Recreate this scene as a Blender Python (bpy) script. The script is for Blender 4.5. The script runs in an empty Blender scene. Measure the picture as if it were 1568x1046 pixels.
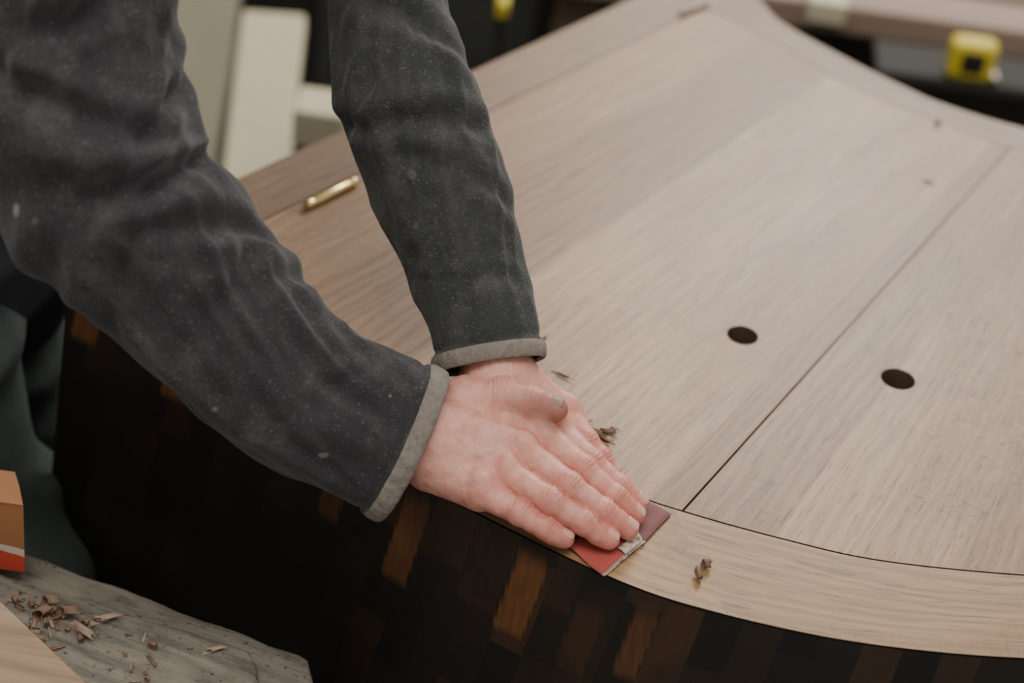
import bpy, bmesh, math, random
import numpy as np
from mathutils import Vector, Matrix, noise
random.seed(4); np.random.seed(4)

# ------------------------------------------------------------------ camera calibration
ZT=0.85
PITCH=math.radians(36); ROLL=math.radians(8); FPX=3400.0
cF=np.array([0,math.cos(PITCH),-math.sin(PITCH)])
r0=np.array([1.,0,0]); u0=np.array([0,math.sin(PITCH),math.cos(PITCH)])
cR=r0*math.cos(ROLL)+u0*math.sin(ROLL); cU=-r0*math.sin(ROLL)+u0*math.cos(ROLL)
C=np.array([0,0,ZT])-cF*1.6
def ray(u,v): return cR*(u-784)/FPX+cU*(522.5-v)/FPX+cF
def P(u,v,h=0.0):
    d=ray(u,v); t=(ZT+h-C[2])/d[2]; return C+d*t
def PD(u,v,dep): return C+ray(u,v)*dep
def dep(p): return float(np.dot(np.array(p)-C,cF))

cd=bpy.data.cameras.new('camera'); cam=bpy.data.objects.new('camera',cd)
bpy.context.collection.objects.link(cam); bpy.context.scene.camera=cam
M=Matrix(((cR[0],cU[0],-cF[0],C[0]),(cR[1],cU[1],-cF[1],C[1]),(cR[2],cU[2],-cF[2],C[2]),(0,0,0,1)))
cam.matrix_world=M
cd.sensor_width=36; cd.lens=36*FPX/1568
cd.dof.use_dof=True; cd.dof.focus_distance=1.45; cd.dof.aperture_fstop=3.4
cd.clip_start=0.05

# ------------------------------------------------------------------ helpers
def link(o,parent=None):
    bpy.context.collection.objects.link(o)
    if parent: o.parent=parent
    return o
def empty(name):
    e=bpy.data.objects.new(name,None); e.empty_display_size=.05; link(e); return e
def mesh_obj(name,verts,faces,mats=(),parent=None,smooth=False,mi=None):
    me=bpy.data.meshes.new(name); me.from_pydata([tuple(map(float,v)) for v in verts],[],[tuple(map(int,f)) for f in faces]); me.update()
    for m in mats: me.materials.append(m)
    if smooth: me.polygons.foreach_set('use_smooth',[True]*len(me.polygons))
    if mi is not None: me.polygons.foreach_set('material_index',mi)
    o=bpy.data.objects.new(name,me); link(o,parent); return o
def fixn(o):
    bm=bmesh.new(); bm.from_mesh(o.data); bmesh.ops.recalc_face_normals(bm,faces=bm.faces); bm.to_mesh(o.data); bm.free()
def catmull(pts,n=24):
    p=np.array(pts,float); p=np.vstack([2*p[0]-p[1],p,2*p[-1]-p[-2]]); out=[]
    for i in range(1,len(p)-2):
        for k in range(n):
            t=k/n
            out.append(.5*((2*p[i])+(-p[i-1]+p[i+1])*t+(2*p[i-1]-5*p[i]+4*p[i+1]-p[i+2])*t*t+(-p[i-1]+3*p[i]-3*p[i+1]+p[i+2])*t**3))
    out.append(p[-2]); return np.array(out)
def resample(poly,ts):
    s=np.r_[0,np.cumsum(np.linalg.norm(np.diff(poly,axis=0),axis=1))]; s/=s[-1]
    return np.stack([np.interp(ts,s,poly[:,k]) for k in range(poly.shape[1])],1)
def plen(poly): return float(np.sum(np.linalg.norm(np.diff(poly,axis=0),axis=1)))
def sub(poly,a,b):
    i=int(np.argmin(np.linalg.norm(poly-a,axis=1))); j=int(np.argmin(np.linalg.norm(poly-b,axis=1)))
    q=poly[i:j+1].copy(); q[0]=a; q[-1]=b; return q

class G:
    def __init__(s,name):
        s.m=bpy.data.materials.new(name); s.m.use_nodes=True; s.nt=s.m.node_tree
        s.b=s.nt.nodes['Principled BSDF']
    def n(s,t,**k):
        x=s.nt.nodes.new(t)
        for a,v in k.items():
            if a.startswith('i_'):
                key=a[2:]; key=int(key) if key.isdigit() else key.replace('_',' ')
                if hasattr(v,'is_output'): s.nt.links.new(v,x.inputs[key])
                else: x.inputs[key].default_value=v
            else: setattr(x,a,v)
        return x
    def math(s,op,a,b=0.0,c=0.0):
        x=s.n('ShaderNodeMath',operation=op)
        for i,v in enumerate((a,b,c)):
            if hasattr(v,'is_output'): s.nt.links.new(v,x.inputs[i])
            else: x.inputs[i].default_value=v
        return x.outputs[0]
    def mix(s,f,a,b,mode='MIX'):
        x=s.n('ShaderNodeMix',data_type='RGBA',blend_type=mode)
        for i,v in ((0,f),(6,a),(7,b)):
            if hasattr(v,'is_output'): s.nt.links.new(v,x.inputs[i])
            else: x.inputs[i].default_value=v if i==0 else (*v,1)
        return x.outputs[2]
    def ramp(s,f,p0,p1):
        x=s.n('ShaderNodeMapRange'); s.nt.links.new(f,x.inputs[0]); x.inputs[1].default_value=p0; x.inputs[2].default_value=p1; return x.outputs[0]
    def noise(s,vec,scale,detail=3,rough=.55,dist=0):
        return s.n('ShaderNodeTexNoise',i_Vector=vec,i_Scale=scale,i_Detail=detail,i_Roughness=rough,i_Distortion=dist).outputs[0]
    def scale(s,vec,xyz,loc=(0,0,0),rot=0):
        x=s.n('ShaderNodeMapping'); s.nt.links.new(vec,x.inputs[0]); x.inputs['Scale'].default_value=xyz; x.inputs['Location'].default_value=loc
        x.inputs['Rotation'].default_value=(0,0,rot); return x.outputs[0]
    def set(s,**k):
        for a,v in k.items():
            key=a.replace('_',' ')
            if hasattr(v,'is_output'): s.nt.links.new(v,s.b.inputs[key])
            else:
                if isinstance(v,tuple) and len(v)==3 and key in('Base Color','Emission Color','Sheen Tint'): v=(*v,1)
                s.b.inputs[key].default_value=v
        return s
    def bump(s,h,strength,dist=.001):
        x=s.n('ShaderNodeBump',i_Height=h,i_Strength=strength,i_Distance=dist); s.nt.links.new(x.outputs[0],s.b.inputs['Normal'])
    def obj(s): return s.n('ShaderNodeTexCoord').outputs['Object']
    def uv(s): return s.n('ShaderNodeTexCoord').outputs['UV']

def wood(name,c_dark,c_light,pw=.09,contrast=.5,rough=.43,seed=0.,pore=.35,var=.35,warm=(.25,.17,.11),seg=0,figure=.8):
    g=G(name); uv=g.uv()
    sep=g.n('ShaderNodeSeparateXYZ'); g.nt.links.new(uv,sep.inputs[0]); x,y=sep.outputs[0],sep.outputs[1]
    pd=g.math('DIVIDE',g.math('ADD',x,seed),pw); pid=g.math('FLOOR',pd)
    if seg:
        # joints between successive boards, cut on a slight diagonal
        pid=g.math('ADD',pid,g.math('MULTIPLY',g.math('FLOOR',g.math('DIVIDE',g.math('ADD',y,g.math('MULTIPLY',x,.7)),seg)),7.3))
    wn=g.n('ShaderNodeTexWhiteNoise',noise_dimensions='1D'); g.nt.links.new(pid,wn.inputs['W']); r=wn.outputs[0]
    yo=g.math('ADD',y,g.math('MULTIPLY',r,7.3))
    cb=g.n('ShaderNodeCombineXYZ'); g.nt.links.new(x,cb.inputs[0]); g.nt.links.new(yo,cb.inputs[1]); g.nt.links.new(g.math('MULTIPLY',r,3.1),cb.inputs[2]); v=cb.outputs[0]
    fine=g.noise(g.scale(v,(1,.02,1)),520,4,.65)
    med=g.noise(g.scale(v,(1,.06,1)),85,4,.6,.5)
    big=g.noise(g.scale(v,(1,.3,1)),8,4,.6,.4)
    wv=g.n('ShaderNodeTexWave',wave_type='BANDS',bands_direction='X',i_Vector=g.scale(v,(1,.12,1)),i_Scale=38.,i_Distortion=12.,i_Detail=3.,i_Detail_Scale=1.2).outputs[1]
    f=g.math('ADD',g.math('MULTIPLY',fine,.46),g.math('ADD',g.math('MULTIPLY',med,.34),g.math('MULTIPLY',wv,.24)))
    f=g.math('ADD',f,g.math('MULTIPLY',g.math('SUBTRACT',r,.5),var))
    f=g.ramp(f,.52-.5*contrast*.8,.52+.5*contrast*.95)
    col=g.mix(f,c_dark,c_light)
    col=g.mix(g.math('MULTIPLY',g.ramp(big,.42,.66),.65),col,warm)
    po=g.noise(g.scale(v,(1,.04,1)),850,2,.5)
    pf=g.math('MULTIPLY',g.ramp(po,.57,.67),pore)
    col=g.mix(pf,col,tuple(.4*a for a in c_dark))
    # curly ray-fleck figure across the grain
    fl=g.noise(g.scale(v,(.6,1,1),(3,1,2)),62,2,.5,2.4)
    band=g.math('SUBTRACT',1.,g.ramp(g.math('ABSOLUTE',g.math('SUBTRACT',fl,.5)),.004,.022))
    band=g.math('MULTIPLY',band,g.ramp(big,.42,.54))
    col=g.mix(g.math('MULTIPLY',band,min(1.,pore*figure)),col,tuple(.55*a for a in c_dark))
    jf=g.math('LESS_THAN',g.math('FRACT',pd),.0045/pw*.09)
    col=g.mix(g.math('MULTIPLY',jf,.35),col,tuple(.5*a for a in c_dark))
    g.set(Base_Color=col,Roughness=g.math('ADD',rough-.06,g.math('MULTIPLY',med,.14)),Specular_IOR_Level=.30)
    g.bump(f,.12,.0006)
    return g.m
def plain(name,c,rough=.6,metal=0,ns=40,var=.25,bump=.2,dist=.002,aniso=(1,1,1)):
    g=G(name); o=g.scale(g.obj(),aniso); n=g.noise(o,ns,5,.6)
    g.set(Base_Color=g.mix(n,tuple(a*(1-var) for a in c),tuple(min(1,a*(1+var)) for a in c)),Roughness=rough,Metallic=metal)
    if bump: g.bump(n,bump,dist)
    return g.m

oak=wood('oak_door',(.200,.112,.058),(.43,.280,.172),pw=.093,contrast=.72,seed=.013,warm=(.25,.140,.074),var=.50,pore=.45)
oak2=wood('oak_door_b',(.165,.092,.047),(.36,.228,.136),pw=.10,contrast=.72,seed=.55,pore=.65,warm=(.175,.094,.046),var=.50,figure=1.1)
oakrim=wood('oak_rim',(.175,.090,.036),(.36,.225,.110),pw=.5,contrast=.72,seed=.2,pore=.6,warm=(.175,.088,.034),seg=.27,var=.4)
oakfar=wood('oak_frame',(.155,.090,.052),(.32,.208,.130),pw=.4,contrast=.7,seed=.9,warm=(.165,.092,.052),seg=.4)
darkw=plain('carcass_dark',(.012,.009,.007),.7)
holem=plain('hole_wall_shade',(.085,.050,.028),.7)  # drilled oak coloured darker to stand in for shade inside the holes

# ------------------------------------------------------------------ curved tabletop
top=empty('curved_oak_table')
def X(l): return np.array([P(u,v)[:2] for u,v in l])
front=catmull(X([(105,445),(180,478),(290,528),(430,605),(540,675),(640,737),(790,815),(940,886),(1060,928),(1240,971),(1400,995),(1567,1008),(1750,1010),(1900,1000)]))
seam=catmull(X([(140,374),(200,385),(290,414),(430,478),(540,540),(640,597),(800,680),(960,752),(1045,782),(1200,825),(1350,858),(1567,880),(1750,884),(1900,870)]))
inner=catmull(X([(1015,-25),(1080,10),(1185,62),(1290,125),(1430,182),(1548,225),(1700,256),(1950,275)]))
outer=catmull(X([(1105,-66),(1165,0),(1200,35),(1290,85),(1380,130),(1450,160),(1567,195),(1720,228),(1960,250)]))
sA=seam[0]; sL2=X([(262,405)])[0]; sL1=X([(1045,782)])[0]; sE=seam[-1]
sL2=seam[np.argmin(np.linalg.norm(seam-sL2,axis=1))]
iA=inner[0]; iL2=X([(1080,10)])[0]; iL1=X([(1548,225)])[0]; iE=inner[-1]
def seg(a,b): return np.array([a,b])
def patch(name,B,T,L,R,th=.02,nu=60,nv=40,mats=None,along='v',gap=.0007,z=0.0):
    W=.5*(plen(B)+plen(T)); Ln=.5*(plen(L)+plen(R))
    us=np.linspace(gap/W,1-gap/W,nu+1); vs=np.linspace(gap/Ln,1-gap/Ln,nv+1)
    b=resample(B,us); t=resample(T,us); l=resample(L,vs); r=resample(R,vs)
    c00,c10,c01,c11=B[0],B[-1],T[0],T[-1]
    vv=[];uvs=[]
    for zz in (ZT+z,ZT+z-th):
        for j,v in enumerate(vs):
            for i,u in enumerate(us):
                p=(1-v)*b[i]+v*t[i]+(1-u)*l[j]+u*r[j]-((1-u)*(1-v)*c00+u*(1-v)*c10+(1-u)*v*c01+u*v*c11)
                vv.append((p[0],p[1],zz)); uvs.append((u*W,v*Ln) if along=='v' else (v*Ln,u*W))
    n=(nu+1)*(nv+1); id=lambda i,j,k=0:k*n+j*(nu+1)+i
    F=[];mi=[]
    for j in range(nv):
        for i in range(nu):
            F.append((id(i,j),id(i+1,j),id(i+1,j+1),id(i,j+1))); mi.append(0)
            F.append((id(i,j,1),id(i,j+1,1),id(i+1,j+1,1),id(i+1,j,1))); mi.append(1)
    for i in range(nu):
        F.append((id(i,0),id(i,0,1),id(i+1,0,1),id(i+1,0))); mi.append(1)
        F.append((id(i,nv),id(i+1,nv),id(i+1,nv,1),id(i,nv,1))); mi.append(0)
    for j in range(nv):
        F.append((id(0,j),id(0,j+1),id(0,j+1,1),id(0,j,1))); mi.append(0)
        F.append((id(nu,j),id(nu,j,1),id(nu,j+1,1),id(nu,j+1))); mi.append(0)
    o=mesh_obj(name,vv,F,mats,top,mi=mi)
    ul=o.data.uv_layers.new(name='UVMap')
    for lp in o.data.loops: ul.data[lp.index].uv=uvs[lp.vertex_index]
    return o
rim=patch('front_rim',front,seam,seg(front[0],sA),seg(front[-1],sE),nu=160,nv=8,mats=(oakrim,darkw),along='u')
door1=patch('door_panel',sub(seam,sL2,sL1),sub(inner,iL2,iL1),seg(sL2,iL2),seg(sL1,iL1),mats=(oak,oak))
door2=patch('door_panel_b',sub(seam,sL1,sE),sub(inner,iL1,iE),seg(sL1,iL1),seg(sE,iE),mats=(oak2,oak2))
stile=patch('left_stile',sub(seam,sA,sL2),sub(inner,iA,iL2),seg(sA,iA),seg(sL2,iL2),nu=12,nv=50,mats=(oakfar,oakfar))
back=patch('back_rim',inner,outer,seg(iA,outer[0]),seg(iE,outer[-1]),nu=120,nv=8,mats=(oakfar,oakfar),along='u')
def cyl(p0,p1,r0_,r1_,n=48):
    p0=np.array(p0,float);p1=np.array(p1,float);t=(p1-p0)/np.linalg.norm(p1-p0)
    a=np.cross(t,[0,0,1.]) ; 
    if np.linalg.norm(a)<.1: a=np.cross(t,[1.,0,0])
    a/=np.linalg.norm(a); b=np.cross(t,a)
    V=[];
    for p,r in ((p0,r0_),(p1,r1_)):
        for k in range(n): 
            th=2*math.pi*k/n; V.append(p+r*(a*math.cos(th)+b*math.sin(th)))
    F=[(k,(k+1)%n,n+(k+1)%n,n+k) for k in range(n)]+[tuple(range(n))[::-1],tuple(range(n,2*n))]
    return V,F
def drill(o,u,v,r):
    c=P(u,v); V,Fc=cyl((c[0],c[1],ZT-.05),(c[0],c[1],ZT+.05),r,r,64)
    cu=mesh_obj('cutter',V,Fc,[holem]); fixn(cu)
    m=o.modifiers.new('b','BOOLEAN'); m.operation='DIFFERENCE'; m.object=cu; m.solver='EXACT'
    try: m.material_mode='TRANSFER'
    except Exception: pass
    dg=bpy.context.evaluated_depsgraph_get(); me=bpy.data.meshes.new_from_object(o.evaluated_get(dg))
    o.modifiers.clear(); o.data=me; bpy.data.objects.remove(cu)
drill(door1,1137,513,.0118); drill(door2,1375,580,.0128)
ol=np.vstack([resample(front,np.linspace(0,1,80)),resample(outer,np.linspace(0,1,60))[::-1]])
cen=ol.mean(0); ol=cen+(ol-cen)*.985
n=len(ol); V=[(a,b,ZT-.0215) for a,b in ol]+[(a,b,ZT-.07) for a,b in ol]
F=[tuple(range(n)),tuple(range(n,2*n))[::-1]]+[(k,n+k,n+(k+1)%n,(k+1)%n) for k in range(n)]
mesh_obj('carcass',V,F,[darkw],top)
# dark staved side wall
g=G('dark_stained_staves'); uv=g.uv(); at=g.n('ShaderNodeAttribute',attribute_name='brown').outputs['Fac']
sep=g.n('ShaderNodeSeparateXYZ'); g.nt.links.new(uv,sep.inputs[0])
xs=g.math('ADD',sep.outputs[0],g.math('MULTIPLY',sep.outputs[1],-.12))
sid=g.math('FLOOR',g.math('DIVIDE',xs,.025))
wn=g.n('ShaderNodeTexWhiteNoise',noise_dimensions='1D'); g.nt.links.new(sid,wn.inputs['W'])
row=g.math('FLOOR',g.math('ADD',g.math('DIVIDE',sep.outputs[1],.075),g.math('MULTIPLY',wn.outputs[0],5.)))
cc=g.n('ShaderNodeCombineXYZ'); g.nt.links.new(sid,cc.inputs[0]); g.nt.links.new(row,cc.inputs[1])
wn2=g.n('ShaderNodeTexWhiteNoise',noise_dimensions='2D'); g.nt.links.new(cc.outputs[0],wn2.inputs['Vector'])
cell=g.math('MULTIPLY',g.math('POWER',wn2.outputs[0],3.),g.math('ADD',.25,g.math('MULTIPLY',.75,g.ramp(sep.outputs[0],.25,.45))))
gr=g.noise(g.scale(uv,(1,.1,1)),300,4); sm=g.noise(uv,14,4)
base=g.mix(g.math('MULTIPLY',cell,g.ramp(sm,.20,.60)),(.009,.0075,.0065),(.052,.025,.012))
brn=g.mix(gr,(.055,.020,.006),(.20,.082,.028))
g.set(Base_Color=g.mix(g.math('MULTIPLY',at,g.math('ADD',.25,g.math('MULTIPLY',g.ramp(sm,.25,.6),.7))),base,brn),Roughness=.48,Specular_IOR_Level=.35)
g.bump(gr,.15,.0005); stavem=g.m
L=plen(front); nu=520; us=np.linspace(0,1,nu+1); fr=resample(front,us)
tan=np.gradient(fr,axis=0); nrm=np.stack([tan[:,1],-tan[:,0]],1); nrm/=np.linalg.norm(nrm,axis=1)[:,None]
zs=[0,-.004,-.02,-.022]+list(np.linspace(-.03,-.2,26))+[-.3,-.45,-.6,-.8]
def upos(px): 
    q=P(*px)[:2]; return float(np.argmin(np.linalg.norm(fr-q,axis=1)))/nu
brs=[((122,452),(160,470),0,.03,.8),((268,517),(318,542),.0,.05,.8),((525,664),(556,684),.004,.065,.6),((635,732),(672,753),.006,.078,.9),((806,822),(850,844),.006,.075,1.),((985,905),(1022,918),.02,.07,.6),
 ((674,754),(738,788),.0,.045,.22),((742,790),(804,821),.0,.07,.12),((860,850),(900,868),.0,.04,.15),((905,870),(950,890),.03,.08,.18),((1030,918),(1080,932),.0,.05,.12),((575,696),(632,730),.0,.04,.12)]
bri=[(upos(a),upos(b_),d0,d,w_) for a,b_,d0,d,w_ in brs]
V=[];bw=[];uvs=[]
for j,z in enumerate(zs):
    zz_=min(-z,.2); off=.0012+zz_*.13; sh=-zz_*.12/L
    for i in range(nu+1):
        p=fr[i]+nrm[i]*off; V.append((p[0],p[1],ZT+z)); uvs.append((us[i]*L,z))
        bw.append(max([0.]+[w_ for a,b_,d0,d,w_ in bri if a+sh<=us[i]<=b_+sh and d0<=-z<=d]))
F=[]
for j in range(len(zs)-1):
    for i in range(nu): F.append((j*(nu+1)+i,(j+1)*(nu+1)+i,(j+1)*(nu+1)+i+1,j*(nu+1)+i+1))
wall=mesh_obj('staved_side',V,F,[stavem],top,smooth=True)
ul=wall.data.uv_layers.new(name='UVMap')
for lp in wall.data.loops: ul.data[lp.index].uv=uvs[lp.vertex_index]
at=wall.data.attributes.new('brown','FLOAT','POINT'); at.data.foreach_set('value',bw)
def sidewall(name,poly):
    q=resample(poly,np.linspace(0,1,40)); V=[(a,b,ZT-.02) for a,b in q]+[(a,b,.05) for a,b in q]
    return mesh_obj(name,V,[(k,k+1,40+k+1,40+k) for k in range(39)],[darkw],top)
sidewall('side_back',outer); sidewall('side_left',seg(front[0],outer[0])); sidewall('side_right',seg(front[-1],outer[-1]))

# brass hinge pins
brass=G('brass').set(Base_Color=(.72,.55,.26),Metallic=1.,Roughness=.28).m
tin=G('dull_steel').set(Base_Color=(.36,.30,.24),Metallic=.6,Roughness=.5).m
def pin(name,a,b,r,m):
    p=P(*a,r); q=P(*b,r); d=q-p
    V=[];F=[]
    segs=[(0,.6*r),(.02,.95*r),(.05,r),(.13,r),(.14,.9*r),(.16,.9*r),(.17,r),(.82,r),(.83,.9*r),(.85,.9*r),(.86,r),(.95,r),(.98,.92*r),(1.0,.55*r)]
    t=d/np.linalg.norm(d); aa=np.cross(t,[0,0,1.]); aa/=np.linalg.norm(aa); bb=np.cross(t,aa); N=28
    for s,rr in segs:
        for k in range(N): th=2*math.pi*k/N; V.append(p+d*s+rr*(aa*math.cos(th)+bb*math.sin(th)))
    for j in range(len(segs)-1):
        for k in range(N): F.append((j*N+k,j*N+(k+1)%N,(j+1)*N+(k+1)%N,(j+1)*N+k))
    F+= [tuple(range(N))[::-1],tuple(range((len(segs)-1)*N,len(segs)*N))]
    return mesh_obj(name,V,F,[m],None,smooth=True)
pin('brass_hinge_pin',(468,315),(546,276),.0036,brass)
pin('brass_hinge_pin.001',(1042,20),(1084,4),.0028,tin)

# ------------------------------------------------------------------ shavings on the table
shav=plain('shaving_brown',(.17,.10,.060),.7,ns=200)
shl=plain('shaving_light',(.30,.21,.15),.7,ns=200)
def curl(V,F,mi,c,ang,R,w,turns,m,lift=0.0,pitch=.2):
    b=len(V); n=int(18*turns)+5; ax=np.array([math.cos(ang),math.sin(ang),0]); sd=np.array([-math.sin(ang),math.cos(ang),0])
    for k in range(n+1):
        th=-math.pi/2+turns*2*math.pi*k/n; rr=R*(1-.45*k/n)
        o=np.array(c)+sd*rr*math.cos(th)+np.array([0,0,1])*(R+rr*math.sin(th)+lift)+ax*pitch*w*k/n
        wj=w*(.85+.3*math.sin(k*.8+ang)*.5); V.append(o-ax*wj/2); V.append(o+ax*wj/2)
    for k in range(n): F.append((b+2*k,b+2*k+1,b+2*k+3,b+2*k+2)); mi.append(m)
def make_curls(name,items,hbase):
    V=[];F=[];mi=[]
    for (u,v,deg,R,w,t,m) in items:
        c=P(u,v,hbase); curl(V,F,mi,c,math.radians(deg),R,w,t,m,pitch=.6)
    o=mesh_obj(name,V,F,[shav,shl],None,smooth=True,mi=mi)
    s=o.modifiers.new('s','SOLIDIFY'); s.thickness=.0003; return o
make_curls('wood_shavings',[(903,662,-15,.0024,.011,.8,0),(922,664,10,.0024,.009,.8,0),(915,670,-35,.0016,.016,.6,0),(893,653,40,.002,.008,.6,0),(936,660,0,.002,.006,.7,1),
 (1066,877,-75,.0024,.011,1.0,0),(1078,868,10,.0032,.005,1.5,0),(853,572,-28,.0010,.014,.4,0),(832,520,60,.0010,.008,.4,0),
 (1434,190,20,.0024,.005,.8,1),(1416,277,-20,.0010,.010,.4,1)],.0006)

# ------------------------------------------------------------------ sandpaper
gp=G('sandpaper_red'); nn=gp.noise(gp.obj(),1800,2); gp.set(Base_Color=gp.mix(nn,(.27,.035,.030),(.43,.085,.070)),Roughness=.75); gp.bump(nn,.6,.0005); red=gp.m
gp=G('sandpaper_maroon'); nn=gp.noise(gp.obj(),1800,2); gp.set(Base_Color=gp.mix(nn,(.13,.04,.042),(.26,.11,.105)),Roughness=.8); gp.bump(nn,.6,.0005); mar=gp.m
gp=G('sandpaper_backing'); nn=gp.noise(gp.scale(gp.obj(),(1,1,1)),420,2); gp.set(Base_Color=gp.mix(gp.ramp(nn,.56,.6),(.50,.43,.34),(.25,.18,.14)),Roughness=.8); wht=gp.m
def paper(name):
    V=[];F=[];mi=[]
    def quad(pts,hs,m,n=8):
        b=len(V); a=[P(*p,h) for p,h in zip(pts,hs)]
        for j in range(n+1):
            for i in range(n+1):
                u=i/n;v=j/n; V.append((1-u)*(1-v)*a[0]+u*(1-v)*a[1]+u*v*a[2]+(1-u)*v*a[3]+np.array([0,0,.0006*math.sin(7*u+3*v)]))
        for j in range(n):
            for i in range(n): F.append((b+j*(n+1)+i,b+j*(n+1)+i+1,b+(j+1)*(n+1)+i+1,b+(j+1)*(n+1)+i)); mi.append(m)
    quad([(905,780),(985,832),(1028,786),(945,745)],[.0012,.0012,.0016,.0016],1)
    quad([(866,832),(922,880),(984,826),(925,782)],[.0028,.0022,.0036,.004],0)
    quad([(922,880),(926,880),(989,829),(984,826)],[.0022,.0012,.0020,.0036],2)
    quad([(958,848),(984,826),(976,812),(946,838)],[.0048,.0052,.0052,.005],2)
    o=mesh_obj(name,V,F,[red,mar,wht],None,smooth=True,mi=mi); s=o.modifiers.new('s','SOLIDIFY'); s.thickness=.0006; return o
paper('sandpaper_sheet')

# ------------------------------------------------------------------ SDF tools
def rcone(X,Y,Z,a,b,ra,rb):
    a=np.array(a,np.float32); b=np.array(b,np.float32); d=b-a; L2=float(d@d)+1e-12
    px=X-a[0];py=Y-a[1];pz=Z-a[2]
    t=np.clip((px*d[0]+py*d[1]+pz*d[2])/L2,0,1)
    return np.sqrt((px-t*d[0])**2+(py-t*d[1])**2+(pz-t*d[2])**2)-(ra+t*(rb-ra))
def smin(a,b,k):
    h=np.clip(.5+.5*(b-a)/k,0,1); return b*(1-h)+a*h-k*h*(1-h)
def nets(d,org,h):
    s=d<0; nx,ny,nz=d.shape
    cor=[(i,j,k) for i in (0,1) for j in (0,1) for k in (0,1)]
    sl=lambda c:(slice(c[0],nx-1+c[0]),slice(c[1],ny-1+c[1]),slice(c[2],nz-1+c[2]))
    cnt=sum(s[sl(c)].astype(np.int8) for c in cor); act=(cnt>0)&(cnt<8)
    I=np.argwhere(act); idx=-np.ones(act.shape,np.int64); idx[act]=np.arange(len(I))
    pos=np.zeros((len(I),3)); num=np.zeros(len(I))
    for a in range(8):
        for b in range(a+1,8):
            ca,cb=np.array(cor[a]),np.array(cor[b])
            if abs(ca-cb).sum()!=1: continue
            da=d[I[:,0]+ca[0],I[:,1]+ca[1],I[:,2]+ca[2]]; db=d[I[:,0]+cb[0],I[:,1]+cb[1],I[:,2]+cb[2]]
            m=(da<0)!=(db<0); t=np.where(m,da/np.where(m,da-db,1),0)
            pos[m]+=(ca+t[:,None]*(cb-ca))[m]; num[m]+=1
    V=(I+pos/num[:,None])*h+org
    Fs=[]
    for ax in range(3):
        o1,o2=[(1,2),(2,0),(0,1)][ax]
        A=[slice(1,-1)]*3; B=[slice(1,-1)]*3; A[ax]=slice(0,-1); B[ax]=slice(1,None)
        sa=s[tuple(A)]; sb=s[tuple(B)]; ch=np.argwhere(sa!=sb)
        if not len(ch): continue
        sg=sa[ch[:,0],ch[:,1],ch[:,2]]
        off=np.ones(3,int); off[ax]=0; g=ch+off
        def cell(d1,d2):
            q=g.copy(); q[:,o1]+=d1; q[:,o2]+=d2; return idx[q[:,0],q[:,1],q[:,2]]
        Q=np.stack([cell(-1,-1),cell(0,-1),cell(0,0),cell(-1,0)],1)
        Q[~sg]=Q[~sg][:,::-1]; Fs.append(Q)
    return V,np.vstack(Fs)
def grid(lo,hi,h):
    lo=np.array(lo);ax=[np.arange(lo[k],hi[k]+h,h,dtype=np.float32) for k in range(3)]
    return np.meshgrid(*ax,indexing='ij'),lo

# ------------------------------------------------------------------ materials for person
g=G('skin'); ca=g.n('ShaderNodeAttribute',attribute_name='skincol').outputs['Color']
o=g.obj(); bl=g.noise(o,110,4,.6,.5); vo=g.n('ShaderNodeTexVoronoi',i_Vector=o,i_Scale=1100.).outputs[0]
wr=g.noise(g.scale(o,(1,1,1)),420,3,.6,1.0)
col=g.mix(g.math('MULTIPLY',g.ramp(bl,.42,.70),.50),ca,(.46,.13,.09))
g.set(Base_Color=col,Roughness=.44,Subsurface_Weight=.06,Subsurface_Radius=(1.,.35,.2),Subsurface_Scale=.002,Specular_IOR_Level=.42)
g.bump(g.math('ADD',g.math('MULTIPLY',vo,.6),g.math('MULTIPLY',wr,1.4)),.38,.0006); skin=g.m
nailm=G('nail').set(Base_Color=(.60,.32,.26),Roughness=.32).m
naild=G('dirty_nail').set(Base_Color=(.22,.14,.10),Roughness=.5).m
def fleece(name,c1,c2,spk=.75):
    g=G(name); o=g.obj(); big=g.noise(o,9,4,.6,.4); fn=g.noise(o,420,3,.7); md=g.noise(o,60,4,.6)
    col=g.mix(g.math('ADD',g.math('MULTIPLY',big,.6),g.math('MULTIPLY',md,.4)),c1,c2)
    sp=g.n('ShaderNodeTexVoronoi',i_Vector=g.scale(o,(1,1,1),(.3,.1,.7)),i_Scale=30.).outputs[0]
    thr=g.noise(o,17,2)
    spots=g.math('MULTIPLY',g.ramp(g.math('SUBTRACT',g.math('MULTIPLY',g.ramp(thr,.46,.80),.32),sp),.0,.05),spk)
    col=g.mix(spots,col,(.27,.27,.23))
    dust=g.math('MULTIPLY',g.ramp(g.noise(o,24,6,.75),.48,.80),.36)
    col=g.mix(dust,col,(.16,.15,.14))
    mic=g.math('MULTIPLY',g.ramp(g.noise(o,520,2,.6),.60,.72),.42)
    col=g.mix(mic,col,(.17,.165,.155))
    g.set(Base_Color=col,Roughness=.95,Sheen_Weight=.3,Sheen_Roughness=.45,Sheen_Tint=(.6,.6,.6),Specular_IOR_Level=.15)
    g.bump(g.math('ADD',fn,g.math('MULTIPLY',md,.8)),.8,.0014); return g.m
fl1=fleece('fleece_near',(.018,.0175,.020),(.047,.045,.048),.60)
fl2=fleece('fleece_far',(.020,.022,.021),(.050,.051,.049),.15)
cuffm=plain('cuff_hem',(.19,.160,.135),.95,ns=260,var=.45,bump=.8,dist=.0015)
insm=plain('sleeve_lining',(.02,.02,.022),.95)
trous=plain('work_trousers',(.040,.050,.046),.9,ns=16,var=.6,bump=.6,dist=.006)
navy=plain('jacket_navy',(.014,.016,.024),.9,ns=20,var=.4)

person=empty('carpenter')
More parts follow.
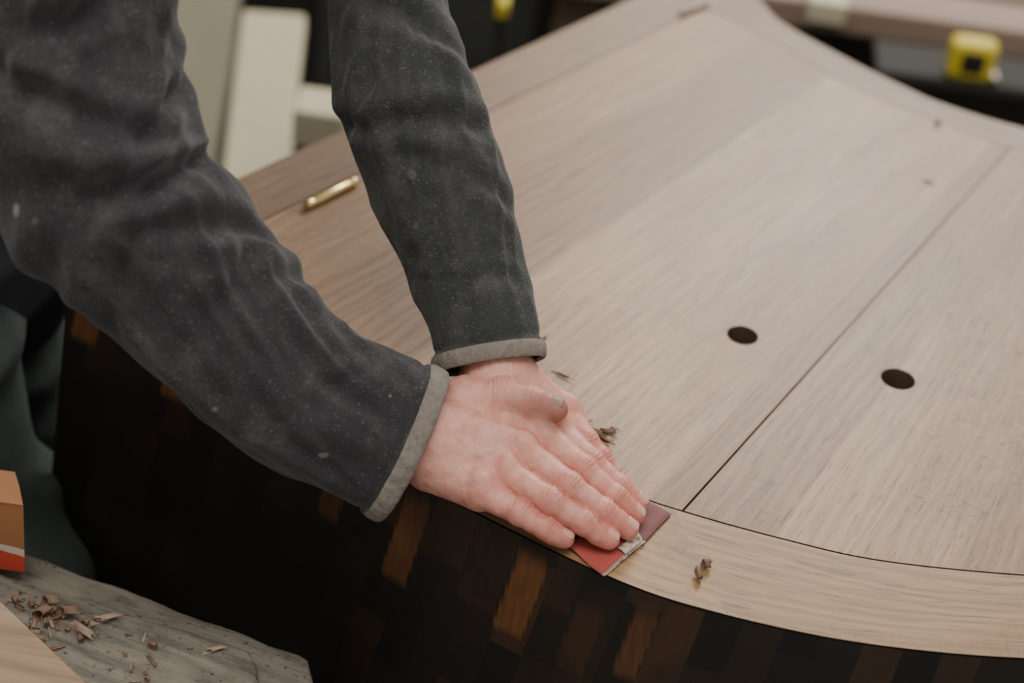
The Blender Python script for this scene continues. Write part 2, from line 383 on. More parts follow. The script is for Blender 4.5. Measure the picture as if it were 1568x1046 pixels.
# ------------------------------------------------------------------ sleeves
def resample3(q,N):
    s=np.r_[0,np.cumsum(np.linalg.norm(np.diff(q[:,:3],axis=0),axis=1))]; ts=np.linspace(0,s[-1],N)
    return np.stack([np.interp(ts,s,q[:,k]) for k in range(q.shape[1])],1)
def sleeve(name,path,mat,flat_end,seed,amp,folds,hem=.012):
    pts=[];rad=[]
    for u,v,d,w in path: pts.append(PD(u,v,d)); rad.append(.5*w/FPX*d)
    q=catmull(np.c_[np.array(pts),np.array(rad)],40)
    L=plen(q[:,:3]); N=int(L/.0022); q=resample3(q,N)
    c=q[:,:3]; r=q[:,3]; T=np.gradient(c,axis=0); T/=np.linalg.norm(T,axis=1)[:,None]
    for _ in range(30): T[1:-1]=(T[:-2]+T[1:-1]*2+T[2:])/4
    T/=np.linalg.norm(T,axis=1)[:,None]
    K=160; V=[];F=[];mi=[]
    N1=[];N2=[]
    for i in range(N):
        vd=c[i]-C; n1=np.cross(T[i],vd); n1/=np.linalg.norm(n1); n2=np.cross(T[i],n1); N1.append(n1);N2.append(n2)
    s=np.arange(N)/(N-1)*L
    th=np.arange(K)*2*math.pi/K
    rings=[]
    for i in range(N):
        t=s[i]/L; fl=.86+(flat_end-.86)*max(0,(t-.55)/.45)**1.3
        de=L-s[i]; ring=[]; hm=de<hem
        am=amp(t)*min(1,.2+de/.06)
        for k in range(K):
            e=N1[i]*math.cos(th[k])+N2[i]*math.sin(th[k])
            base=c[i]+r[i]*(N1[i]*math.cos(th[k])+N2[i]*fl*math.sin(th[k]))
            a=s[i]; x1=math.cos(th[k]); y1=math.sin(th[k])
            w2=noise.noise(Vector((a*42+y1*3.2-seed,x1*2.4,y1*2.4)))
            w1=noise.noise(Vector((a*15+x1*3.0+seed,x1*1.5,y1*1.5+seed)))
            w3=noise.noise(Vector((a*8+seed*2,x1*1.6,y1*1.6)))
            dsp=am*(.0050*(1-abs(w1)*2.6)*.6+.0016*w2+.007*w3)-.0015*am
            for (fs,ft,slope,wd,dp,win) in folds:
                dth=(math.degrees(th[k])-ft+180)%360-180
                x=(de-fs-slope*dth/90+.012*w3)/wd
                if abs(x)<4:
                    wn_=math.exp(-(dth/win)**2)
                    dsp+=dp*wn_*(-math.exp(-x*x)+.75*math.exp(-(x-1.5)**2)+.45*math.exp(-(x+1.6)**2))
            if hm:
                z=de/hem; dsp+=.0016*max(0,math.sin(math.pi*min(1,max(0,z))))**.5+.0010+.0009*noise.noise(Vector((a*300,x1*14,y1*14+seed)))
            elif de<hem+.004: dsp-=.0012
            ring.append(base+e*dsp)
        rings.append((ring,1 if hm else 0))
    last=rings[-1][0]; cc=c[-1]
    def shrink(ring,off,sc): return [cc+off+(p-cc)*sc for p in ring]
    rings.append((shrink(last,T[-1]*.0008,.975),1)); rings.append((shrink(last,-T[-1]*.001,.95),1))
    for b in (.01,.03,.06):
        i=max(0,N-1-int(b/.0022)); rings.append(([c[i]+(p-c[i])*.92 for p in rings[i][0]],2))
    for ring,m in rings: V+=ring
    for j in range(len(rings)-1):
        m=rings[j+1][1] if rings[j+1][1]==2 else (1 if rings[j][1]==1 and rings[j+1][1]==1 else 0)
        for k in range(K): F.append((j*K+k,j*K+(k+1)%K,(j+1)*K+(k+1)%K,(j+1)*K+k)); mi.append(m)
    o=mesh_obj(name,V,F,[mat,cuffm,insm],person,smooth=True,mi=mi); fixn(o)
    sm=o.modifiers.new('smooth','SMOOTH'); sm.factor=.5; sm.iterations=3
    return o
dR=dep(P(668,655,.046)); dL=dep(P(765,580,.055))
pathR=[(190,-400,1.30,330),(150,-230,1.31,320),(118,-60,1.325,315),(112,60,1.34,315),(128,190,1.35,325),(172,300,1.36,322),(237,372,1.37,300),(300,447,1.38,283),(372,520,1.39,275),(462,600,1.41,254),(550,645,dR-.01,246),(634,683,dR,246)]
pathL=[(420,-640,1.56,300),(500,-420,1.55,270),(575,-220,1.53,235),(592,-90,1.52,195),(593,0,1.515,182),(607,90,1.51,206),(630,165,1.505,222),(657,250,1.50,214),(688,340,1.495,203),(716,420,1.49,188),(741,500,dL+.005,172),(751,560,dL,168)]
def ampR(t): return 1.2 if t<.75 else 1.2-.5*(t-.75)/.25
def ampL(t): return 1.0 if t<.7 else 1.0-.6*(t-.7)/.3
fR=[(.070,70,.05,.008,.0018,60),(.115,110,-.06,.010,.0024,55),(.165,80,-.03,.012,.0040,60),(.205,50,.07,.010,.0055,55),(.228,110,-.06,.010,.0050,50),(.262,80,.03,.013,.0095,70),(.300,50,-.07,.010,.006,50),(.325,110,.06,.012,.008,60),(.385,80,-.05,.014,.007,60),(.25,150,-.02,.009,.006,45),(.14,20,.04,.008,.003,40)]
fL=[(.050,80,.02,.006,.0016,60),(.088,120,-.05,.008,.0022,50),(.125,60,.05,.010,.0032,50),(.172,90,.02,.009,.0065,70),(.205,120,-.05,.009,.004,45),(.222,50,.05,.009,.005,45),(.256,100,.04,.010,.008,65),(.285,70,-.04,.009,.007,55)]
sleeve('sleeve_near',pathR,fl1,.60,3.1,ampR,fR,hem=.0145)
sleeve('sleeve_far',pathL,fl2,.62,8.7,ampL,fL,hem=.0125)

# ------------------------------------------------------------------ hands
def hand(name,metas,fingers,thumb,arm,paper_h,dirt=None,extra=(),veins=(),thumbnail=None):
    def W(t): return P(t[0],t[1],t[2])
    allp=[W(a) for m in metas for a in m[:2]]+[W(j) for f in fingers for j in f]+[W(j) for j in thumb]+[arm[0]]
    allp=np.array(allp); lo=allp.min(0)-.022; hi=allp.max(0)+.022; h=.0008
    (X_,Y_,Z_),org=grid(lo,hi,h)
    d=None
    def add(e,k):
        nonlocal d
        d=e if d is None else smin(d,e,k)
    for a,b,ra,rb in metas:
        A=W(a);B=W(b)
        add(rcone(X_,Y_,Z_,A,B,ra,rb),.010)
        add(rcone(X_,Y_,Z_,A-np.array([0,0,.009]),B-np.array([0,0,.007]),ra*.95,rb*.85),.010)
    add(rcone(X_,Y_,Z_,arm[0],arm[1],arm[2],arm[3]),.02)
    for e in extra: add(rcone(X_,Y_,Z_,W(e[0]),W(e[1]),e[2],e[3]),e[4])
    for (a,b,ra,rb),f in zip(metas,fingers):
        A=W(a)+np.array([0,0,ra*.84]);B=W(b)+np.array([0,0,rb*.84])
        add(rcone(X_,Y_,Z_,A,B,.0020,.0034),.0032)
        K=W(f[0])+np.array([0,0,.0060]); add(rcone(X_,Y_,Z_,K,K+1e-4,.0082,.0082),.0035)
    palm=d; chains=[]
    for f in fingers+[thumb]:
        pts=[W(j) for j in f]; rr=[j[3] for j in f]; e=None
        for i in range(len(pts)-1):
            ra,rb=rr[i],rr[i+1]
            mid=pts[i]*.5+pts[i+1]*.5+np.array([0,0,-.0004]); rm=.5*(ra+rb)*(.93 if i<2 else .97)
            for (p_,q_,x_,y_) in ((pts[i],mid,ra,rm),(mid,pts[i+1],rm,rb)):
                c=rcone(X_,Y_,Z_,p_,q_,x_,y_); e=c if e is None else smin(e,c,.003)
            if i>0:
                j=pts[i]; e=smin(e,rcone(X_,Y_,Z_,j,j+np.array([0,0,.0018]),rr[i]*1.04,rr[i]*.98),.002)
        ax=pts[-1]-pts[-2]; ax/=np.linalg.norm(ax)
        e=smin(e,rcone(X_,Y_,Z_,pts[-1]-ax*.008-np.array([0,0,.0018]),pts[-1]-np.array([0,0,.001]),rr[-1]*.98,rr[-1]*.85),.003)
        chains.append((e,pts,rr))
    un=None
    for e,_,_ in chains:
        w=smin(palm,e,.0040)
        if un is None: un=w
        else: un=np.minimum(un,w)
    un=np.maximum(un,(ZT+paper_h)-Z_)
    V,F=nets(un,org,h)
    o=mesh_obj(name,V,F,[skin],person,smooth=True)
    me=o.data; nv=len(me.vertices); no=np.zeros(nv*3,np.float32); me.vertices.foreach_get('normal',no); no=no.reshape(-1,3)
    co=V.copy(); col=np.tile(np.array([.67,.345,.27]),(nv,1)); disp=np.zeros(nv)
    redc=np.array([.54,.11,.085])
    def blend(w,c): 
        nonlocal col
        w=w[:,None]; col=col*(1-w)+np.array(c)*w
    for e,pts,rr in chains:
        for i,pj in enumerate(pts):
            D=np.linalg.norm(co-pj,axis=1)
            if i==0: blend(.55*np.exp(-(D/.013)**2),redc)
            elif i<len(pts)-1: blend(.70*np.exp(-(D/.010)**2),redc)
            else: blend(.50*np.exp(-(D/.013)**2),redc)
            if 0<i<len(pts)-1:
                ax=pts[i+1]-pts[i-1]; ax/=np.linalg.norm(ax); up=np.array([0,0,1.])-ax*ax[2]; up/=np.linalg.norm(up)
                rel=co-pj; s_=rel@ax; lat=rel@np.cross(ax,up); dor=np.clip(no@up*1.3-.25,0,1); near=np.exp(-(D/(rr[i]*1.5))**4)
                offs=(-.0052,-.0026,-.0002,.0024,.0050) if i==1 else (-.0018,.0008,.003)
                cr=sum(np.exp(-((s_-o_*(1-.25*(lat/rr[i])**2)-.0003*np.sin(lat*900+o_*3000))/.00075)**2) for o_ in offs)
                disp-=.0010*cr*dor*near
                blend(.50*np.clip(cr,0,1)*dor*near,(.40,.09,.065))  # shade painted into the skin colour along the finger creases
    for a,b in veins:
        A=W(a)[:2];B=W(b)[:2]; dd=B-A; t=np.clip(((co[:,:2]-A)@dd)/(dd@dd),0,1); wob=.0010*np.sin(t*5)
        D=np.linalg.norm(co[:,:2]-A-t[:,None]*dd,axis=1)+wob; dor=np.clip(no[:,2]*2-.6,0,1)
        w_=np.exp(-(D/.0022)**2)*dor; disp+=.0007*w_; blend(.16*w_,(.46,.30,.29))
    if dirt is not None:
        for c_,rad_,k in dirt:
            D=np.linalg.norm(co-W(c_),axis=1); blend(k*np.exp(-(D/rad_)**4),(.17,.10,.075))
    sm_=np.array([noise.noise(Vector(tuple(p*170))) for p in co]); disp+=.0003*sm_
    co2=co+no*disp[:,None]; me.vertices.foreach_set('co',co2.astype(np.float32).ravel())
    at=me.color_attributes.new('skincol','FLOAT_COLOR','POINT'); at.data.foreach_set('color',np.c_[col,np.ones(nv)].astype(np.float32).ravel())
    sm=o.modifiers.new('smooth','SMOOTH'); sm.factor=.5; sm.iterations=1
    NV=[];NF=[];nmi=[]
    for ci,(e,pts,rr) in enumerate(chains):
        tip=pts[-1]; ax=pts[-1]-pts[-2]; ax/=np.linalg.norm(ax); up=np.array([0,0,1.])-ax*ax[2]; up/=np.linalg.norm(up)
        up=up+ax*.06; up/=np.linalg.norm(up); ax2=ax-up*(ax@up); ax2/=np.linalg.norm(ax2); sd=np.cross(ax2,up)
        R=rr[-1]*1.0; hl=.0050; hw=.70
        b=len(NV); n=14
        for j in range(n+1):
            for i in range(n+1):
                a=-1+2*i/n; c_=-1+2*j/n
                q=(abs(a)**3+abs(c_)**3)**(1/3); m=max(abs(a),abs(c_))
                if q>1e-6: a,c_=a*m/q,c_*m/q
                th=a*hw; rr_=R+.0004-.0011*(max(abs(a),abs(c_))**6)
                NV.append(tip+ax2*(c_*hl-.0005)+rr_*(up*math.cos(th)+sd*math.sin(th)))
        for j in range(n):
            for i in range(n): NF.append((b+j*(n+1)+i,b+j*(n+1)+i+1,b+(j+1)*(n+1)+i+1,b+(j+1)*(n+1)+i)); nmi.append(1 if ci==len(fingers) else 0)
    mesh_obj(name+'_nails',NV,NF,[nailm,naild],person,smooth=True,mi=nmi)
    return o
armR0=PD(650,676,dR+.004); armR1=PD(560,648,dR+.006)
hand('hand_right',
 metas=[((665,706,.028),(735,748,.024),.0130,.0105),((672,682,.036),(772,718,.031),.0140,.0108),((680,652,.044),(798,686,.037),.0145,.0112),((692,625,.046),(822,655,.040),.0135,.0110)],
 fingers=[[(735,750,.024,.0103),(795,784,.021,.0081),(836,808,.015,.0074),(864,823,.0105,.0065)],
          [(772,722,.031,.0106),(846,768,.029,.0088),(895,800,.020,.0080),(932,824,.0115,.0069)],
          [(800,690,.037,.0108),(872,744,.034,.0090),(926,784,.022,.0082),(961,808,.0125,.0071)],
          [(824,658,.040,.0108),(892,718,.036,.0090),(942,762,.023,.0081),(971,786,.013,.0070)]],
 thumb=[(715,610,.050,.0160),(768,604,.056,.0130),(815,616,.056,.0102),(850,626,.055,.0084)],
 arm=(armR0,armR1,.022,.020),paper_h=.0040,
 dirt=[((854,626,.062),.017,.80),((800,622,.060),.012,.4),((868,828,.018),.008,.4)],
 extra=[((712,615,.046),(775,612,.048),.013,.011,.010)],
 veins=[((695,655,.058),(738,672,.056)),((738,672,.056),(765,704,.050)),((738,672,.056),(785,670,.053)),((690,698,.050),(735,716,.045))])
armL0=PD(763,572,dL+.004); armL1=PD(738,490,dL+.01)
hand('hand_left',
 metas=[((812,592,.040),(868,630,.028),.0125,.0102),((793,592,.046),(850,652,.033),.0135,.0106),((768,594,.050),(826,676,.034),.0140,.0106),((742,598,.048),(796,690,.026),.0135,.0104)],
 fingers=[[(866,632,.027,.0102),(898,676,.022,.0082),(920,702,.015,.0074),(936,719,.0095,.0064)],
          [(850,654,.032,.0106),(905,708,.027,.0089),(948,746,.018,.0080),(977,768,.0105,.0069)],
          [(828,678,.030,.0106),(882,722,.022,.0086),(916,748,.014,.0078),(938,762,.010,.0068)],
          [(796,694,.022,.0104),(840,738,.015,.0086),(872,768,.011,.0078),(895,788,.009,.0068)]],
 thumb=[(735,612,.044,.0150),(745,655,.032,.0125),(772,700,.018,.0108),(797,726,.012,.0090)],
 arm=(armL0,armL1,.022,.020),paper_h=.0012,
 veins=[((785,588,.0605),(825,614,.051))])

# ------------------------------------------------------------------ body
def body(name,prims,h,mat,k=.05,clip=None,wr=0.0):
    a=np.array([p for q in prims for p in (q[0],q[1])]); r=max(max(q[2],q[3]) for q in prims)
    (X_,Y_,Z_),org=grid(a.min(0)-r-.03,a.max(0)+r+.03,h); d=None
    for q in prims:
        e=rcone(X_,Y_,Z_,q[0],q[1],q[2],q[3]); d=e if d is None else smin(d,e,q[4] if len(q)>4 else k)
    if clip: d=clip(X_,Y_,Z_,d)
    V,F=nets(d,org,h); o=mesh_obj(name,V,F,[mat],person,smooth=True)
    if wr:
        me=o.data; nv=len(me.vertices); no=np.zeros(nv*3,np.float32); me.vertices.foreach_get('normal',no); no=no.reshape(-1,3)
        w_=np.array([1-2.5*abs(noise.noise(Vector((p[0]*7,p[1]*7+p[2]*6,p[2]*16)))) for p in V])
        me.vertices.foreach_set('co',(V+no*(wr*w_)[:,None]).astype(np.float32).ravel())
    return o
A=np.array
shR=PD(190,-400,1.30); shL=PD(420,-640,1.56); hipc=PD(-200,300,1.66)
hipR=hipc+A([.0,-.09,-.03]); hipL=hipc+A([-.02,.10,-.03]); chest=(shR+shL)/2+A([-.13,0,-.08])
neck=(shR+shL)/2+A([.0,0,.04]); hem=PD(-18,395,1.74)
body('jacket_torso',[(hipc+A([0,-.07,0]),hipc+A([0,.07,0]),.125,.125),(hipc,chest,.130,.13),(hipc,hem,.11,.075),(chest+A([0,-.06,0]),chest+A([0,.08,0]),.12,.12),(shR,shL,.075,.075),(chest,neck,.12,.06)],.008,navy,wr=.006)
kneeR=PD(-55,900,1.70)
ankR=A([kneeR[0]-.05,kneeR[1]+.03,.10]); kneeR2=A([kneeR[0]+.0,kneeR[1],.48])
ankL=ankR+A([-.10,.30,0]); kneeL=kneeR2+A([-.04,.26,0])
body('trousers',[(hipR,kneeR,.105,.090),(kneeR,kneeR2,.090,.075),(kneeR2,ankR,.075,.062),(hipL,kneeL,.105,.075),(kneeL,ankL,.075,.062),(hipR,hipL,.12,.12)],.008,trous,wr=.007)
boot=plain('boot_leather',(.06,.04,.025),.6)
body('boots',[(ankR+A([0,0,-.05]),ankR+A([.17,0,-.065]),.05,.035,.02),(ankL+A([0,0,-.05]),ankL+A([.17,0,-.065]),.05,.035,.02),(ankR,ankR+A([0,0,-.04]),.045,.05,.02),(ankL,ankL+A([0,0,-.04]),.045,.05,.02)],.006,boot,.02,
     clip=lambda X,Y,Z,d:np.maximum(d,-Z))
sk2=plain('skin_face',(.50,.29,.23),.5,var=.1,ns=20,bump=.05)
hd=neck+A([.09,0,.15]); fwd=A([.75,-.1,-.65]); fwd/=np.linalg.norm(fwd); upv=A([.65,0,.75]); upv/=np.linalg.norm(upv); sdv=np.cross(fwd,upv)
def HP(f,s,u): return hd+fwd*f+sdv*s+upv*u
body('head',[(neck-A([.02,0,.03]),hd-upv*.05,.058,.055,.03),(HP(-.02,0,.03),HP(.01,0,.02),.088,.08,.03),(HP(.03,-.02,-.05),HP(.03,.02,-.05),.05,.05,.04),(HP(.055,0,-.085),HP(.06,0,-.08),.022,.022,.03),
  (HP(.085,0,.0),HP(.105,0,-.03),.008,.013,.012),(HP(.03,.082,-.01),HP(.02,.085,.02),.008,.01,.006),(HP(.03,-.082,-.01),HP(.02,-.085,.02),.008,.01,.006),(HP(.082,-.012,-.058),HP(.082,.012,-.058),.007,.007,.005)],.004,sk2)
hair=plain('hair',(.05,.032,.02),.8,ns=90,bump=.8,aniso=(1,1,.3))
body('hair_cap',[(HP(-.035,0,.035),HP(-.02,0,.05),.092,.088,.03),(HP(.02,-.03,.085),HP(.02,.03,.085),.04,.04,.03)],.005,hair)
eyem=G('eye').set(Base_Color=(.7,.68,.65),Roughness=.2).m
V,F=cyl(HP(.074,-.031,.005),HP(.084,-.031,.004),.011,.006,20); V2,F2=cyl(HP(.074,.031,.005),HP(.084,.031,.004),.011,.006,20)
mesh_obj('eyes',V+V2,F+[tuple(i+len(V) for i in f) for f in F2],[eyem],person)

# ------------------------------------------------------------------ workbench lower-left
HB=-.12
ed=P(462,1002,HB)-P(30,842,HB); eang=math.atan2(ed[1],ed[0])
g=G('weathered_bench'); o0=g.obj(); o=g.scale(o0,(1,1,1),rot=-eang)
gr=g.noise(g.scale(o,(.12,1,1)),110,5,.7,.3); sp=g.noise(o0,210,4,.7); bg=g.noise(g.scale(o,(.5,1,1)),18,4,.6)
col=g.mix(g.ramp(gr,.32,.68),(.075,.066,.050),(.23,.205,.165)); col=g.mix(g.ramp(sp,.59,.66),col,(.028,.023,.02)); col=g.mix(g.math('MULTIPLY',g.ramp(bg,.52,.62),.55),col,(.27,.235,.185))
g.set(Base_Color=col,Roughness=.85); g.bump(g.math('ADD',gr,g.math('MULTIPLY',sp,.5)),.8,.002); benchm=g.m
def slab(name,px,h,th,mat,parent=None,bev=.004,wob=0.0):
    pts=[P(u,v,h) for u,v in px]; q=[]
    for i in range(len(pts)):
        a=pts[i];b=pts[(i+1)%len(pts)]; m=max(1,int(np.linalg.norm(b-a)/.01))
        for k in range(m):
            p=a+(b-a)*k/m
            if wob: p=p+A([noise.noise(Vector(p*45)),noise.noise(Vector(p*45+A([5,5,5]))),0])*wob
            q.append(p)
    n=len(q); V=q+[p-A([0,0,th]) for p in q]
    F=[tuple(range(n)),tuple(range(n,2*n))[::-1]]+[(k,n+k,n+(k+1)%n,(k+1)%n) for k in range(n)]
    o=mesh_obj(name,V,F,[mat],parent); fixn(o)
    b=o.modifiers.new('bev','BEVEL'); b.width=bev; b.segments=3; b.limit_method='ANGLE'; b.angle_limit=.9
    return o
wb=empty('workbench')
slab('back_board',[(-330,706),(30,842),(458,1001),(472,1008),(480,1040),(510,1180),(380,1180),(-330,860)],HB-.006,.04,benchm,wb,.003,wob=.0022)
slab('front_board',[(-330,752),(30,885),(362,986),(384,994),(394,1016),(402,1200),(400,1400),(-330,1400)],HB+.004,.045,benchm,wb,.004,wob=.0022)
for (u,v) in ((-250,800),(-250,1250),(340,1290),(380,1060)):
    p=P(u,v,HB-.05); V,F=cyl(p,(p[0],p[1],0),.035,.03,4); mesh_obj('leg',V,F,[benchm],wb)
V=[];F=[];mi=[]
for k in range(70):
    cl=k<45
    u=random.gauss(95,38) if cl else random.uniform(0,370)
    v=905+abs(random.gauss(30,26)) if cl else 890+u*.33+random.uniform(8,120)
    if v<898+u*.33 or u<-40: continue
    c=P(u,v,HB+.0045)
    if random.random()<.55: curl(V,F,mi,c,random.uniform(0,6),random.uniform(.0012,.0032),random.uniform(.002,.008),random.uniform(.3,.8),random.choice((0,0,0,1)))
    else:
        b=len(V); a=random.uniform(0,6); l=random.uniform(.001,.007); w=random.uniform(.0006,.0018); t=A([math.cos(a),math.sin(a),0]); s_=A([-math.sin(a),math.cos(a),0])
        lz=random.uniform(0,.002)
        V+= [c-t*l-s_*w*.5,c+t*l-s_*w*.2+A([0,0,lz]),c+t*l*.8+s_*w+A([0,0,lz]),c-t*l*.7+s_*w+A([0,0,.001])]; F.append((b,b+1,b+2,b+3)); mi.append(random.choice((0,0,0,1)))
for (u,v,deg,R,w_) in ((70,932,20,.006,.009),(115,965,-30,.004,.018),(150,955,35,.003,.016),(60,950,60,.005,.010),(95,945,10,.005,.012),(320,1000,35,.002,.012)):
    curl(V,F,mi,P(u,v,HB+.0045),math.radians(deg),R,w_,.7,0 if u<100 else 1,pitch=.6)
o=mesh_obj('wood_chips',V,F,[shav,shl],None,mi=mi,smooth=True); s=o.modifiers.new('s','SOLIDIFY'); s.thickness=.0005
g=G('offcut_tan'); o0=g.obj(); o=g.scale(o0,(1,1,1),rot=-eang-.25); gr=g.noise(g.scale(o,(.08,1,1)),90,4,.6,.3)
g.set(Base_Color=g.mix(g.ramp(gr,.3,.7),(.20,.13,.075),(.36,.25,.16)),Roughness=.7); offm=g.m
slab('timber_offcut',[(-330,660),(0,917),(136,1046),(150,1200),(-160,1200),(-330,1200)],HB+.034,.0285,offm,None,.003)
g=G('cardboard_print'); o=g.obj(); sep=g.n('ShaderNodeSeparateXYZ'); g.nt.links.new(o,sep.inputs[0])
zz=g.math('SUBTRACT',sep.outputs[2],ZT+HB); ny=g.noise(o,25,2)
za=g.math('ADD',zz,g.math('MULTIPLY',ny,.03))
st=g.math('MULTIPLY',g.math('GREATER_THAN',za,.016),g.math('LESS_THAN',za,.036))
st2=g.math('MULTIPLY',g.math('GREATER_THAN',za,.036),g.math('LESS_THAN',za,.042))
g.set(Base_Color=g.mix(st2,g.mix(st,(.32,.14,.055),(.55,.06,.03)),(.6,.5,.4)),Roughness=.8); cbm=g.m
bx=empty('cardboard_box')
q0=P(38,876,HB+.0055); e1=A([-.13,.0,0]); e2=A([-.015,.035,0]); hh=A([0,0,.058])
q=[q0,q0+e1,q0+e1+e2,q0+e2]
V=q+[p+hh for p in q]; F=[(0,1,2,3),(0,4,5,1),(1,5,6,2),(2,6,7,3),(3,7,4,0)]
o=mesh_obj('carton',V,F,[cbm],bx); s=o.modifiers.new('s','SOLIDIFY'); s.thickness=.003
V=[q[0]+hh,q[1]+hh,q[1]+hh+e2*.48+A([0,0,.003]),q[0]+hh+e2*.48+A([0,0,.003]),q[3]+hh,q[2]+hh,q[2]+hh-e2*.48+A([0,0,.004]),q[3]+hh-e2*.48+A([0,0,.004])]
o=mesh_obj('flaps',V,[(0,1,2,3),(4,5,6,7)],[cbm],bx); s=o.modifiers.new('s','SOLIDIFY'); s.thickness=.003

# ------------------------------------------------------------------ room and background
g=G('concrete_floor'); o=g.obj(); n1=g.noise(o,3,5,.6); n2=g.noise(o,30,5,.7)
g.set(Base_Color=g.mix(g.math('ADD',g.math('MULTIPLY',n1,.6),g.math('MULTIPLY',n2,.4)),(.035,.037,.028),(.125,.128,.10)),Roughness=.85); floorm=g.m
mesh_obj('floor',[(-3,-3,0),(4,-3,0),(4,3.6,0),(-3,3.6,0)],[(0,1,2,3)],[floorm])
wallm=plain('painted_block_wall',(.16,.16,.13),.9,ns=6,var=.3)
mesh_obj('wall_back',[(-3,3.6,0),(4,3.6,0),(4,3.6,2.8),(-3,3.6,2.8)],[(0,1,2,3)],[wallm])
mesh_obj('wall_left',[(-3,-3,0),(-3,3.6,0),(-3,3.6,2.8),(-3,-3,2.8)],[(0,1,2,3)],[wallm])
def boxm(name,c,dims,mat,axis_x=(1,0,0),axis_z=(0,0,1),parent=None,bev=.004):
    ax=A(axis_x,float); ax/=np.linalg.norm(ax); az=A(axis_z,float); az/=np.linalg.norm(az); ay=np.cross(az,ax); ay/=np.linalg.norm(ay); az=np.cross(ax,ay)
    c=A(c,float); V=[c+ax*dims[0]/2*i+ay*dims[1]/2*j+az*dims[2]/2*k for i in(-1,1) for j in(-1,1) for k in(-1,1)]
    F=[(0,1,3,2),(4,6,7,5),(0,4,5,1),(2,3,7,6),(0,2,6,4),(1,5,7,3)]
    o=mesh_obj(name,V,F,[mat],parent); fixn(o)
    b=o.modifiers.new('b','BEVEL'); b.width=bev; b.segments=2; return o
pine=plain('pine_board',(.54,.48,.33),.7,ns=14,var=.15,aniso=(4,4,.4))
olive=plain('olive_panel',(.20,.19,.125),.8,ns=8,var=.2)
bluew=plain('painted_edge',(.42,.49,.47),.6,ns=8,var=.1)
brn=plain('brown_timber',(.17,.12,.085),.7,ns=20,var=.3)
greyg=plain('greygreen_board',(.27,.30,.23),.8,ns=8,var=.2)
dark=plain('dark_clutter',(.045,.047,.040),.8,ns=10,var=.4)
vdark=plain('dark_shelf_back',(.022,.018,.014),.8,ns=10,var=.4)
pinkb=plain('pinkish_timber',(.28,.195,.15),.7,ns=10,var=.25,aniso=(.3,3,3))
def leaning(name,top_px,bot_px,w_px,mat,th=.025,dbase=2.55,length=1.5):
    b=PD(*bot_px,dbase); t=PD(*top_px,dbase+.12); d=t-b; d/=np.linalg.norm(d)
    b=b-d*(b[2]/d[2]); w=w_px/FPX*dbase
    xx=A([1,0,0])-d*d[0]; xx/=np.linalg.norm(xx)
    return boxm(name,b+d*length/2+A([0,0,.006]),(w,th,length),mat,xx,d)
leaning('leaning_board',(318,0),(285,200),105,olive,dbase=2.75,length=1.3)
leaning('leaning_board.001',(372,0),(326,190),28,bluew,dbase=2.60,length=1.25)
leaning('leaning_board.002',(424,0),(396,240),100,pine,dbase=2.5,length=1.4)
leaning('leaning_board.003',(492,0),(498,150),30,pinkb,dbase=2.7,length=1.2)
leaning('leaning_board.004',(845,0),(800,90),62,greyg,dbase=2.6,length=1.3)
leaning('leaning_board.005',(725,0),(715,90),40,dark,dbase=2.9,length=1.3)
blk=PD(492,182,2.35); pp=empty('pine_post')
boxm('cap',(blk[0],blk[1],blk[2]),(.055,.055,.045),pine,(1,0,0),parent=pp)
boxm('shaded_shaft',(blk[0]+.006,blk[1]+.004,(blk[2]-.02)/2),(.042,.042,blk[2]-.024),vdark,parent=pp)  # pine shaft coloured near-black, shadow below the cap put into its material
cr=PD(700,60,3.1); boxm('dark_storage_crate',(cr[0]+.21,cr[1]+.1,.30),(.80,.3,.6),dark)
cr=PD(490,60,3.2); boxm('dark_storage_crate.001',(cr[0],cr[1]+.1,.30),(.22,.3,.6),vdark)
rk=empty('timber_rack')
c=PD(1420,28,2.55)
ctm=PD(1488,88,2.43)
boxm('front_rail',(c[0]+.3,c[1],c[2]),(1.5,.07,.035),pinkb,parent=rk)
c2=PD(1420,-5,2.62); boxm('shelf_board',(c2[0]+.3,c2[1]+.1,c2[2]+.0),(1.5,.18,.02),brn,parent=rk)
c3=PD(1265,6,2.52); boxm('clamp_block',c3,(.045,.05,.028),pine,parent=rk)
boxm('dark_back',(c[0]+.3,c[1]+.09,c[2]/2),(1.5,.04,c[2]-.03),vdark,parent=rk)
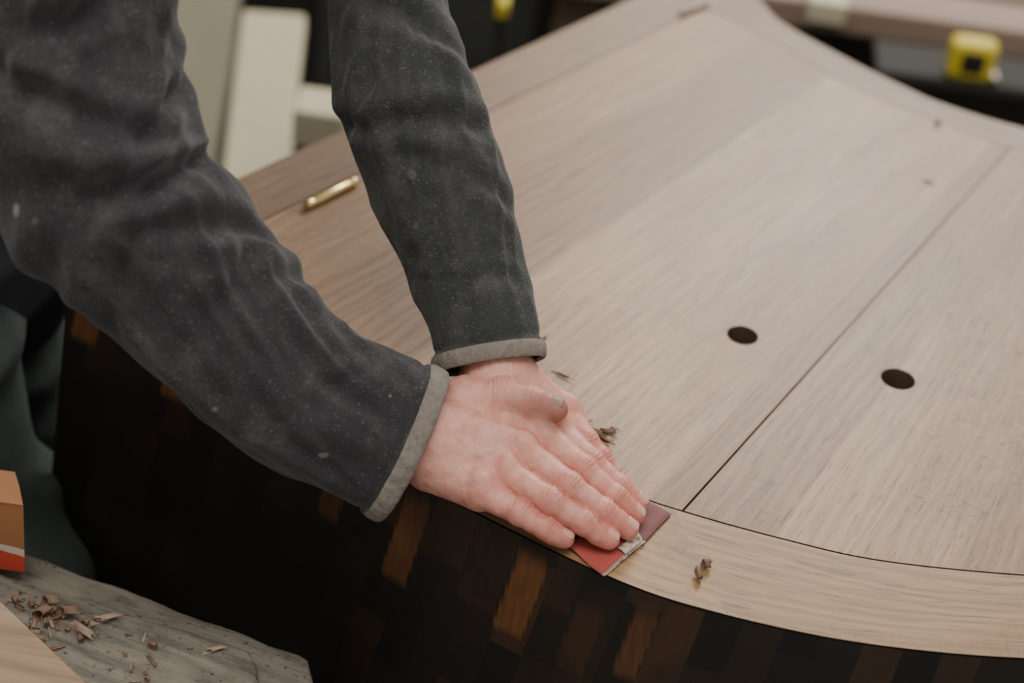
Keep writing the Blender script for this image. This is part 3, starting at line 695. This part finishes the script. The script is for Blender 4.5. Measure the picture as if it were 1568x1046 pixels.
for dx in (-.4,.3,1.0): boxm('post',(c[0]+dx,c[1]+.04,c[2]/2),(.05,.05,c[2]-.04),brn,parent=rk)
boxm('lower_shelf',(ctm[0]+.45,ctm[1]+.025,ctm[2]-.0235-.008),(1.1,.075,.015),vdark,parent=rk)
boxm('lower_rail',(ctm[0]+.45,ctm[1]-.05,ctm[2]-.0235-.055),(1.1,.02,.035),greyg,parent=rk)
yel=plain('yellow_plastic',(.58,.45,.03),.4,var=.08); blkm=G('black_rubber').set(Base_Color=(.01,.01,.01),Roughness=.5).m
tm=empty('tape_measure')
boxm('case',ctm,(.052,.030,.046),yel,(1,0,0),(0,0,1),tm,.009)
boxm('label',ctm+A([0,-.0135,0]),(.027,.006,.026),blkm,(1,0,0),(0,0,1),tm,.003)
boxm('tape_hook',ctm+A([.029,0,-.018]),(.008,.018,.004),tin,(1,0,0),(0,0,1),tm,.001)
yd=PD(770,8,2.5)
cl=empty('yellow_bar_clamp'); boxm('handle',yd,(.014,.03,.02),yel,parent=cl); boxm('bar',(yd[0],yd[1]+.02,yd[2]/2),(.01,.006,yd[2]),vdark,parent=cl)

# ------------------------------------------------------------------ light
w=bpy.data.worlds.new('World'); bpy.context.scene.world=w; w.use_nodes=True
w.node_tree.nodes['Background'].inputs[0].default_value=(1,.97,.91,1); w.node_tree.nodes['Background'].inputs[1].default_value=.68
def area(name,loc,tgt,sx,sy,pw,col):
    l=bpy.data.lights.new(name,'AREA'); l.shape='RECTANGLE'; l.size=sx; l.size_y=sy; l.energy=pw; l.color=col
    o=bpy.data.objects.new(name,l); link(o); o.location=loc; o.rotation_euler=(Vector(tgt)-Vector(loc)).to_track_quat('-Z','Y').to_euler(); return o
area('window_light',(1.0,3.0,2.6),(.2,.2,.85),2.0,1.2,58,(1,.98,.93))
area('front_fill_light',(-.2,-.6,3.0),(0,.6,.5),1.6,1.0,34,(1,.96,.90))  # unseen fill lamp, added to brighten the boards facing the camera
area('sheen_light',(.42,1.75,2.05),(.17,.10,.85),.6,.35,17,(1,.99,.95))  # added lamp without a known source, placed to throw sheen onto the door
